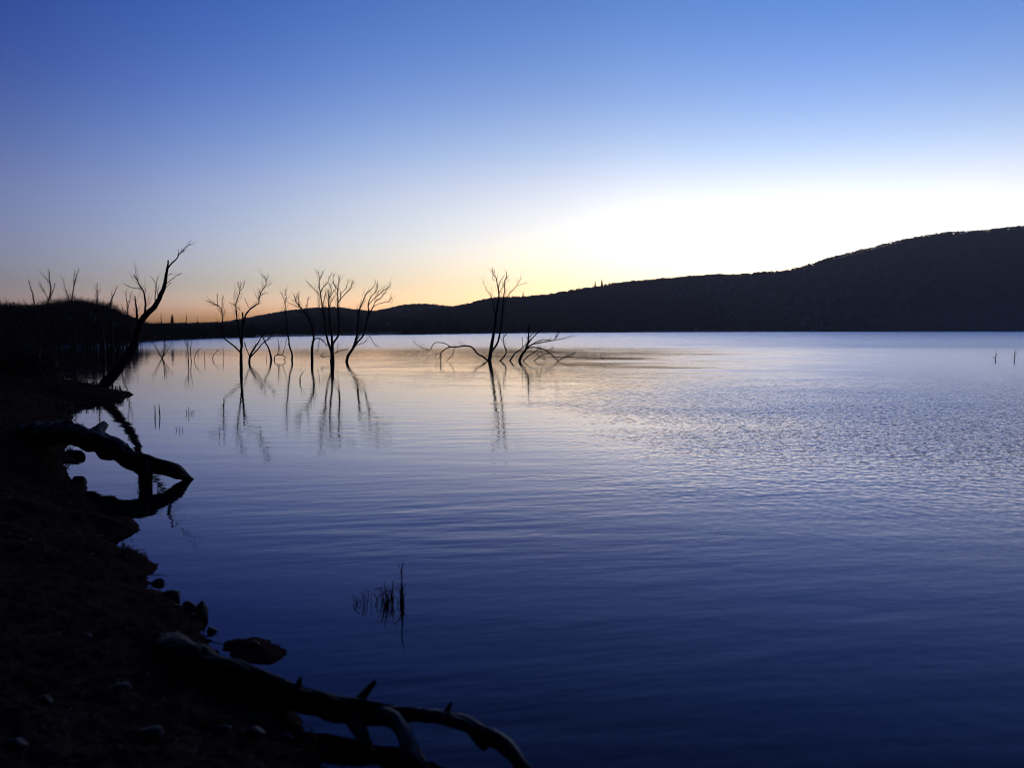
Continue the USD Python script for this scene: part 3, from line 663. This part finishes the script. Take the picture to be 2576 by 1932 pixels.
# ------------------------------------------------------------------ near bank
shore = [(830, 1932), (812, 1885), (800, 1845), (772, 1815), (720, 1790), (650, 1755), (590, 1700), (545, 1655), (522, 1622), (508, 1590), (514, 1556), (486, 1548), (462, 1538), (438, 1514), (402, 1502), (352, 1490), (380, 1474),
         (374, 1446), (404, 1418), (372, 1404), (330, 1388), (296, 1376), (262, 1368), (292, 1354), (330, 1346), (361, 1335), (330, 1318), (275, 1304), (246, 1290), (228, 1268), (204, 1252), (222, 1238), (192, 1222),
         (172, 1196), (158, 1166), (186, 1150), (166, 1132), (156, 1108), (170, 1070), (182, 1040), (190, 1016), (240, 1013), (300, 1008), (336, 992), (300, 985), (245, 979), (200, 976), (166, 966), (146, 946), (118, 924), (60, 906), (0, 897), (-150, 889), (-500, 876)]
pts = [tuple(on_level(*p)[:2]) for p in shore]
pts = [(60, -60), (12, -12), (4, -1.2), (1.6, 1.7), (.3, 3.4)] + pts + [(-140, 150), (-260, 150), (-260, -200), (60, -200)]
islet = [tuple(on_level(*p)[:2]) for p in [(575, 1626), (598, 1613), (640, 1612), (680, 1624), (712, 1642), (708, 1660), (680, 1672), (640, 1668), (600, 1650)]]
bank_poly = Polygon(pts).buffer(0)
full = shapely.union_all([bank_poly, Polygon(islet).buffer(.02)])
edge = full.boundary
islet_poly = Polygon(islet).buffer(.15)
azs = np.r_[np.linspace(D(-38), D(6), 620), np.linspace(D(6), D(322), 120)[1:]]
rs = np.r_[np.geomspace(.4, 3.2, 24)[:-1], np.geomspace(3.2, 26, 330)[:-1], np.geomspace(26, 190, 150)]


def bank_z(x, y):
    p = shapely.points(x, y)
    d = shapely.distance(p, edge)
    r = np.hypot(x, y)
    s = np.where(shapely.contains(full, p), d, -d)
    q = np.stack([x, y, 0 * x], -1)
    rough_s = (meshkit.fbm(q * 2.3, 4, 11) - .5)
    fine = (meshkit.fbm(q * 9, 3, 12) - .5)
    s = s + rough_s * .16 * np.clip(r / 9, .5, 1.6) + fine * .13
    z = np.where(s > 0, 1.25 * (1 - np.exp(-s * .24)) + .03 * np.clip(s * 8, 0, 1), s * .5)
    z = z + (rough_s * .09 + fine * .022) * np.clip(s * 3, 0, 1)
    z = np.where((z > 0) & shapely.contains(islet_poly, p), z * .45, z)
    return np.maximum(z, -1.2)


ag, rg = np.meshgrid(azs, rs, indexing='ij')
bz = bank_z((rg * np.sin(ag)).ravel(), (rg * np.cos(ag)).ravel()).reshape(ag.shape)
v, f = polar(azs, rs, bz)
fz = v[f][:, :, 2].max(1)
f = f[fz > -.45]; u_, f = np.unique(f, return_inverse=True); v, f = v[u_], f.reshape(-1, 3)
top('bank', (v, f), M_MUD, smooth=True, kind='structure', label='dark muddy bank of the lake in the left foreground')


def stone_mesh(seed, sq=(1, 1, .7), sub=3):
    m = trimesh.creation.icosphere(subdivisions=sub)
    v = np.asarray(m.vertices) * (1 + .5 * (meshkit.fbm(np.asarray(m.vertices) * 1.1 + seed * 3.1, 3, seed) - .5))[:, None]
    # a few flat faces as on broken stone
    g = np.random.default_rng(seed)
    for _ in range(6):
        d = g.normal(size=3); d /= np.linalg.norm(d); h = g.uniform(.62, .85)
        k = v @ d
        v = v - np.maximum(k - h, 0)[:, None] * d * .85
    v = v * (1 + .16 * (meshkit.fbm(v * 3.2 + seed, 3, seed + 1) - .5))[:, None]
    return v * np.array(sq), m.faces


rocks = [  # px, py of the foot, half width px, height factor, label
    (396, 1470, 20, .9, 'round dark rock at the water edge below the grassy point'), (432, 1507, 24, .8, 'broad dark rock half sunk in the mud edge'), (474, 1531, 27, 1.0, 'rounded upright rock standing in the shallows'),
    (506, 1552, 19, 1.7, 'pointed tall rock beside the rounded upright one'), (534, 1590, 15, 1.4, 'narrow rock near the mud islet, left of the small round one'), (562, 1604, 17, .7, 'small low rock just left of the mud islet'),
    (581, 1573, 7, 1.0, 'tiny pebble-like rock alone in the water above the mud islet'), (422, 1478, 12, .9, 'little rock right of the round dark one at the water edge'), (362, 1492, 18, .6, 'flat rock on the mud inside the small notch'),
    (191, 1150, 26, .55, 'flat wide rock under the landward end of the left log'), (197, 1222, 22, .9, 'rounded rock at the water edge below the left log'), (228, 1240, 17, .5, 'low rock nearest the reflection of the left log'),
    (1413, 1940, 26, .9, 'dark rock cut by the bottom edge of the photo, right of the forked log'), (445, 1540, 16, .7, 'low rock on the mud left of the rounded upright one'), (640, 1640, 15, .6, 'small rock on top of the mud islet'),
]
for i, (px, py, hw, hf, lab) in enumerate(rocks):
    b = on_level(px, py); k_ = b[1] / F * hw
    z_ = max(float(bank_z(np.array([b[0]]), np.array([b[1]]))[0]), -.05)
    t_ = thing('rock', lab, 'rock', (b[0], b[1], z_), group='rocks along the near shore')
    v, f = stone_mesh(200 + i, (k_, k_ * .9, k_ * hf))
    part(t_, 'stone', (v + [0, 0, k_ * hf * .35], f), M_STONE, smooth=35)
# pale stones lying on the mud, bottom left
g = np.random.default_rng(33)
spots = [(40, 1880, 'pale flat stone nearest the bottom left corner of the photo'), (110, 1770, 'pale flat stone near the left edge, above the one in the corner'),
         (300, 1740, 'pale flat stone alone on the mud between the left edge and the big trunk'), (560, 1840, 'leftmost of three pale stones in a row below the big trunk'),
         (640, 1850, 'middle one of three pale stones in a row below the big trunk'), (720, 1862, 'rightmost of three pale stones in a row below the big trunk'),
         (380, 1850, 'pale stone on the mud left of the row of three'), (210, 1610, 'small pale stone level with the buried end of the big trunk')]
s_protos = [stone_mesh(300 + k, (1, .8, .5)) for k in range(4)]
for i, (px, py, lab) in enumerate(spots):
    b = on_level(px, py, .3)
    for _ in range(6):
        zz_ = float(bank_z(np.array([b[0]]), np.array([b[1]]))[0]); b = on_level(px, py, max(zz_, 0))
    x = thing('stone', lab, 'stone', (b[0], b[1], max(zz_, 0)), group='pale stones on the mud')
    v, f = s_protos[i % 4]
    s_ = g.uniform(.03, .065)
    part(x, 'stone', (v * s_ + [0, 0, s_ * .2], f), M_STONE, smooth=35)

# pebbles and grass
def bank_points(n, seed, rmin, rmax, lo=-34, hi=4, smin=.02, smax=99):
    g = np.random.default_rng(seed)
    a = np.radians(g.uniform(lo, hi, n)); r = np.exp(g.uniform(math.log(rmin), math.log(rmax), n))
    x, y = r * np.sin(a), r * np.cos(a)
    p = shapely.points(x, y); d = shapely.distance(p, edge)
    ok = shapely.contains(bank_poly, p) & (d > smin) & (d < smax)
    x, y, d = x[ok], y[ok], d[ok]
    return np.stack([x, y, bank_z(x, y)], 1), d


pp, _ = bank_points(9000, 41, 2.8, 16)
ps_ = rng.uniform(.003, .010, len(pp)) * (1 + 1.0 * (rng.uniform(size=len(pp)) > .93))
instancer('/World/gravel', [(stone_mesh(400 + k, (1, .85, .6), 1), M_PEBBLE, 40) for k in range(3)], pp, ps_, rng.uniform(0, 6.28, len(pp)), kind='stuff', label='gravel and pebbles strewn over the muddy bank', cat='gravel')


def tuft(seed, n=22, h=1.0):
    g = np.random.default_rng(seed); vs, fs = [], []
    for k in range(n):
        a, l, b = g.uniform(0, 6.28), h * g.uniform(.4, 1), g.normal(0, .13, 2)
        d = np.array([math.cos(a), math.sin(a), 0]); w = np.cross(d, [0, 0, 1]) * .022
        out = g.uniform(.15, .75) * l
        p0, p1, p2 = np.array([*b, -.03]), np.array([*b, 0]) + d * out * .35 + [0, 0, l * .62], np.array([*b, 0]) + d * out + [0, 0, l * g.uniform(.55, 1.0)]
        m = len(vs) * 5 and sum(len(x) for x in vs)
        vs.append(np.array([p0 - w, p0 + w, p1 + w * .7, p1 - w * .7, p2])); fs.append(np.array([[0, 1, 2], [0, 2, 3], [3, 2, 4]]) + m)
    return np.vstack(vs), np.vstack(fs)


g1, d1 = bank_points(11000, 51, 5.0, 95, smin=.0, smax=30)
g2, d2 = bank_points(26000, 52, 7, 60, smin=.0, smax=.35)
g3 = np.vstack([g1, g2]); rr_ = np.hypot(g3[:, 0], g3[:, 1])
dens = meshkit.noise(g3 * .5, 61)
keep = rng.uniform(size=len(g3)) < np.clip(dens * 1.6 - .2, 0, 1)
g3, rr_ = g3[keep], rr_[keep]
gs_ = rng.uniform(.06, .17, len(g3)) * np.clip(rr_ / 14, .5, 1.5)
instancer('/World/grass', [(tuft(500 + k), M_GRASS, False) for k in range(4)], g3, gs_, rng.uniform(0, 6.28, len(g3)), kind='stuff', label='short dry grass and weeds matted along the bank', cat='grass')

# fallen twigs and bark strewn over the mud
pd, _ = bank_points(2600, 71, 2.9, 22, smin=.05)
def litter(seed):
    g = np.random.default_rng(seed); ms = []
    for _ in range(3):
        a, l, o = g.uniform(0, 6.28), g.uniform(.3, 1), g.normal(0, .35, 2)
        d = np.array([math.cos(a), math.sin(a), g.normal(0, .12)]) * l
        ms.append(tube(np.array([[*o, .02], [*o, .05] + d * .5 + g.normal(0, .05, 3), [*o, .03] + d]), [.025, .02, .01], 4))
    return join(ms)
instancer('/World/litter', [(litter(800 + k), M_TWIG, False) for k in range(4)], pd, rng.uniform(.05, .22, len(pd)), rng.uniform(0, 6.28, len(pd)), kind='stuff', label='fallen twigs and bits of bark strewn over the bank', cat='litter')

# tall dark bush that just enters the frame on the left
t_ = thing('bush', 'dark bush at the very left edge of the photo, standing above the scrub line', 'bush', (at_depth(-14, 905, 50)[0], 50, .6))
v, f = leaf_cloud(900, .045, bush_shape(77), 78)
part(t_, 'foliage', (v * np.array([1.1, 1.1, 3.1]), f), M_SCRUB, smooth=False)
part(t_, 'stem', (stems(10, 1.0, .4, .015, 79)[0] * np.array([1.1, 1.1, 2.9]), stems(10, 1.0, .4, .015, 79)[1]), M_TWIG)
# scrub on the near left bank, behind the spit
n = 420
g = np.random.default_rng(66)
bp, bd = bank_points(9000, 67, 34, 120, lo=-34, hi=-23.2, smin=.6, smax=60)
bp = bp[g.permutation(len(bp))[:n]]
bs = np.clip((H - bp[:, 2]) * .55 + np.hypot(bp[:, 0], bp[:, 1]) * g.uniform(.000, .012, len(bp)), .4, 2.4)
instancer('/World/bank_scrub', bushes[:2] + twiggy[:1], bp - [0, 0, .05], bs, g.uniform(0, 6.28, len(bp)), kind='stuff', label='low dark scrub on the left bank behind the mud spit', cat='scrub')


# ------------------------------------------------------------------ logs
def wood_tube(p, r, sides, seed):
    """weathered wood: long cracks, knots, flattened and chipped surface, splintered end"""
    g = np.random.default_rng(seed)
    n = len(p); s = np.r_[0, np.cumsum(np.linalg.norm(np.diff(p, axis=0), axis=1))]; R0 = float(np.mean(r))
    v, f = tube(p, r, sides, .0)
    v = v.reshape(n, sides, 3); c = p[:, None]; a = np.linspace(0, 2 * np.pi, sides, endpoint=False)
    ca, sa = np.cos(a)[None].repeat(n, 0), np.sin(a)[None].repeat(n, 0)
    S = s[:, None].repeat(sides, 1)
    k = 1 + .30 * (meshkit.fbm(np.stack([ca * 1.3, sa * 1.3, S / R0 * .28], -1) + seed, 3, seed) - .5) * 2
    crack = np.abs(meshkit.fbm(np.stack([ca * 3.4, sa * 3.4, S / R0 * .16], -1) + seed * 2.1, 3, seed + 5) - .5)
    k -= .16 * np.exp(-(crack / .035) ** 2)
    k += .10 * (meshkit.fbm(np.stack([ca * 7, sa * 7, S / R0 * .9], -1), 2, seed + 9) - .5)
    for _ in range(int(3 + s[-1] / R0 / 5)):                       # knots
        s0, a0, h = g.uniform(.05, .95) * s[-1], g.uniform(0, 2 * np.pi), g.uniform(.12, .38)
        da = np.angle(np.exp(1j * (a - a0)))[None]
        k += h * np.exp(-((S - s0) / (R0 * g.uniform(.5, 1.0))) ** 2 - (da / g.uniform(.4, .7)) ** 2)
    v = c + (v - c) * k[..., None]
    e = np.clip((np.arange(n) - (n - 4)) / 3, 0, 1)[:, None]
    d = (p[-1] - p[-3]) / (np.linalg.norm(p[-1] - p[-3]) + 1e-9)
    v = v + (e * g.uniform(-.5, 1.0, sides)[None] * R0)[..., None] * d
    return v.reshape(-1, 3), f


def log(name, label, limbs, seed, base):
    b = np.array([*on_level(*base)[:2], 0.0])
    t_ = thing(name, label, 'log', b)
    for li, (pname, pts, sides) in enumerate(limbs):       # pts: (px, py, z, width px)
        P = np.array([on_level(x, y, z) for x, y, z, w in pts]); R = np.array([w / 2 * p[1] / F for (x, y, z, w), p in zip(pts, P)])
        seg = np.linalg.norm(np.diff(P, axis=0), axis=1).sum()
        n = max(8, int(seg / .04))
        q = resample(np.c_[P, R], n)
        q[:, :3] += (meshkit.fbm(np.c_[np.linspace(0, seg * 3, n), np.zeros((n, 2))], 3, seed + li)[:, None] - .5) * np.mean(R) * np.array([.5, .2, .5])
        v, f = wood_tube(q[:, :3], np.maximum(q[:, 3], .002), sides * 2, seed + li)
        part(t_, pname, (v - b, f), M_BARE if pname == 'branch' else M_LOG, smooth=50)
    return t_


log('fallen_tree', 'big forked fallen tree lying from the bank into the water, bottom of the photo', [
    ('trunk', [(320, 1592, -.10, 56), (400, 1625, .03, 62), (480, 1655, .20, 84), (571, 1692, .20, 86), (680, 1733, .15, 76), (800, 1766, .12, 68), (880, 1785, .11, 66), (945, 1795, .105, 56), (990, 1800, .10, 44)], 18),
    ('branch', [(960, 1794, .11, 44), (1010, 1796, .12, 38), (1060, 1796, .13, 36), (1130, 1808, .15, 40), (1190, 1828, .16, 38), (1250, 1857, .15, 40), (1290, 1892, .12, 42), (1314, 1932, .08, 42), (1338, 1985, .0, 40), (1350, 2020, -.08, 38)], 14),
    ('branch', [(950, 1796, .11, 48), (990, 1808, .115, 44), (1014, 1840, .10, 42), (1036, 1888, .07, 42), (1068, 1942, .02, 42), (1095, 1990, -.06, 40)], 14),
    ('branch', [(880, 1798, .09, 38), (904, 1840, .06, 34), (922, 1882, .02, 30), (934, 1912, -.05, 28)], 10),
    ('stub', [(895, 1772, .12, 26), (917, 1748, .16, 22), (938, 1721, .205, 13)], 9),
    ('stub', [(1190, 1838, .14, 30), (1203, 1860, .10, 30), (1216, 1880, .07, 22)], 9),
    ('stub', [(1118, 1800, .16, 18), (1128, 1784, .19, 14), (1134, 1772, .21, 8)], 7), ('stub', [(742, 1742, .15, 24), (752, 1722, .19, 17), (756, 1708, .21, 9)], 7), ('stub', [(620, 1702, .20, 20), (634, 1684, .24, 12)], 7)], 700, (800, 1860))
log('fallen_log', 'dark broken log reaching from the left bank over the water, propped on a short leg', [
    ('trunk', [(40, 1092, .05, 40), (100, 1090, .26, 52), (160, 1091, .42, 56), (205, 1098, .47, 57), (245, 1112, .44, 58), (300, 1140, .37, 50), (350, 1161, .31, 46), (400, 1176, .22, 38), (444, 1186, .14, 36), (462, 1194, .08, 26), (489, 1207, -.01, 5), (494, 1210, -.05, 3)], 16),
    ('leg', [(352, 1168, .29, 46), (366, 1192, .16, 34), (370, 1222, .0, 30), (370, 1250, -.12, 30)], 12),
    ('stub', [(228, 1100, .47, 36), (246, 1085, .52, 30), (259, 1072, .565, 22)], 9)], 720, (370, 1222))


# ------------------------------------------------------------------ reeds
def reeds(label, base, stems_, seed, mat):
    b = on_level(*base); t_ = thing('reed_clump', label, 'reeds', b, group='reed clumps in the water')
    g = np.random.default_rng(900 + seed)
    if seed == 1:
        stems_ = list(stems_)
        for cx, m, sp, hh in ((965, 13, 16, 34), (978, 6, 8, 40), (1011, 7, 5, 48), (900, 4, 10, 22)):
            for _ in range(m):
                x0, y0, l = cx + g.normal(0, sp), 1520 + g.normal(0, 4), hh * g.uniform(.4, 1.1)
                dx = g.normal(0, .22) * l
                pt = [(x0, y0), (x0 + dx * .3, y0 - l * .55), (x0 + dx, y0 - l)]
                if g.uniform() < .4:
                    pt.append((x0 + dx + g.choice([-1, 1]) * l * .3, y0 - l * g.uniform(.75, .95)))
                stems_.append((pt, g.uniform(2.2, 4.5)))
    for k, (pts, w) in enumerate(stems_):
        foot = on_level(*pts[0]); Y = foot[1]
        P = np.array([at_depth(x, y, Y) for x, y in pts]); P = np.vstack([P[0] - [0, 0, .3], P])
        q = resample(P, 10); R = np.linspace(1, .35, 10) * w * .62 * Y / F
        v, f = tube(q, R, 5)
        part(t_, 'stem', (v - b, f), mat)


reeds('sparse clump of dark reeds in the blue water near the middle of the foreground', (965, 1522), [
    ([(917, 1522), (916, 1505), (909, 1492)], 5), ([(890, 1530), (897, 1519), (905, 1514)], 5), ([(893, 1513), (888, 1505), (886, 1496)], 3.5), ([(927, 1500), (926, 1490), (925, 1484)], 4),
    ([(968, 1524), (963, 1500), (960, 1478), (952, 1477), (944, 1484)], 6), ([(970, 1526), (964, 1505), (961, 1485)], 5), ([(950, 1512), (946, 1504), (941, 1494)], 5), ([(972, 1524), (970, 1500), (967, 1466)], 4.5),
    ([(980, 1512), (977, 1503), (978, 1490)], 5), ([(986, 1508), (987, 1488), (989, 1462)], 5.5), ([(975, 1522), (971, 1495), (975, 1476)], 4), ([(982, 1516), (983, 1500), (980, 1482)], 4),
    ([(1012, 1523), (1011, 1478), (1010, 1430), (1014, 1416)], 6), ([(1016, 1523), (1013, 1490), (1011, 1455)], 5), ([(1006, 1516), (1008, 1490), (1009, 1468)], 4), ([(1011, 1480), (1007, 1430), (1001, 1416)], 2.5)], 1, M_TWIG)
reeds('tiny reed tuft right of the mirrored leaning trunk', (475, 1040), [([(470, 1041), (469, 1034), (467, 1030)], 3), ([(475, 1042), (475, 1033), (474, 1024)], 3), ([(480, 1041), (482, 1036), (485, 1031)], 2.5), ([(484, 1040), (487, 1036), (491, 1034)], 2)], 2, M_TWIG)
reeds('tiniest reed tuft in the calm water above the tip of the left log', (452, 1083), [([(444, 1083), (443, 1077), (442, 1072)], 2.5), ([(452, 1084), (452, 1077), (451, 1072)], 2.5), ([(458, 1083), (459, 1077), (459, 1073)], 2.5)], 3, M_TWIG)
reeds('pair of thin dark stems beside the mirrored leaning trunk', (395, 1045), [([(390, 1050), (390, 1035), (389, 1020)], 4), ([(402, 1049), (401, 1034), (400, 1018)], 4)], 4, M_TWIG)

# ------------------------------------------------------------------ thin volume added to imitate lens glare over the far hills
lowest, highest = 0.0, H
for p in stage.Traverse():
    if p.IsA(UsdGeom.Mesh) and p.GetName() in ('bank', 'hills', 'distant_hills', 'far_shore', 'valley_sides'):
        z = np.array(UsdGeom.Mesh(p).GetPointsAttr().Get())[:, 2]
        lowest, highest = min(lowest, float(z.min())), max(highest, float(z.max()))
usdkit.material(stage, '/World/Looks/haze', {'v': ('principled_volume', {'color': (1.0, .88, .82), 'density': HAZE, 'anisotropy': .45})}, [], volume='v.volume')
hz = trimesh.creation.box([8100, 8100, highest + 12 - lowest + 1]); hz.apply_translation([0, 0, (highest + 12 + lowest - 1) / 2])
top('haze', hz, '/World/Looks/haze', kind='stuff', label='thin added veil over the whole lake, standing in for lens glare')
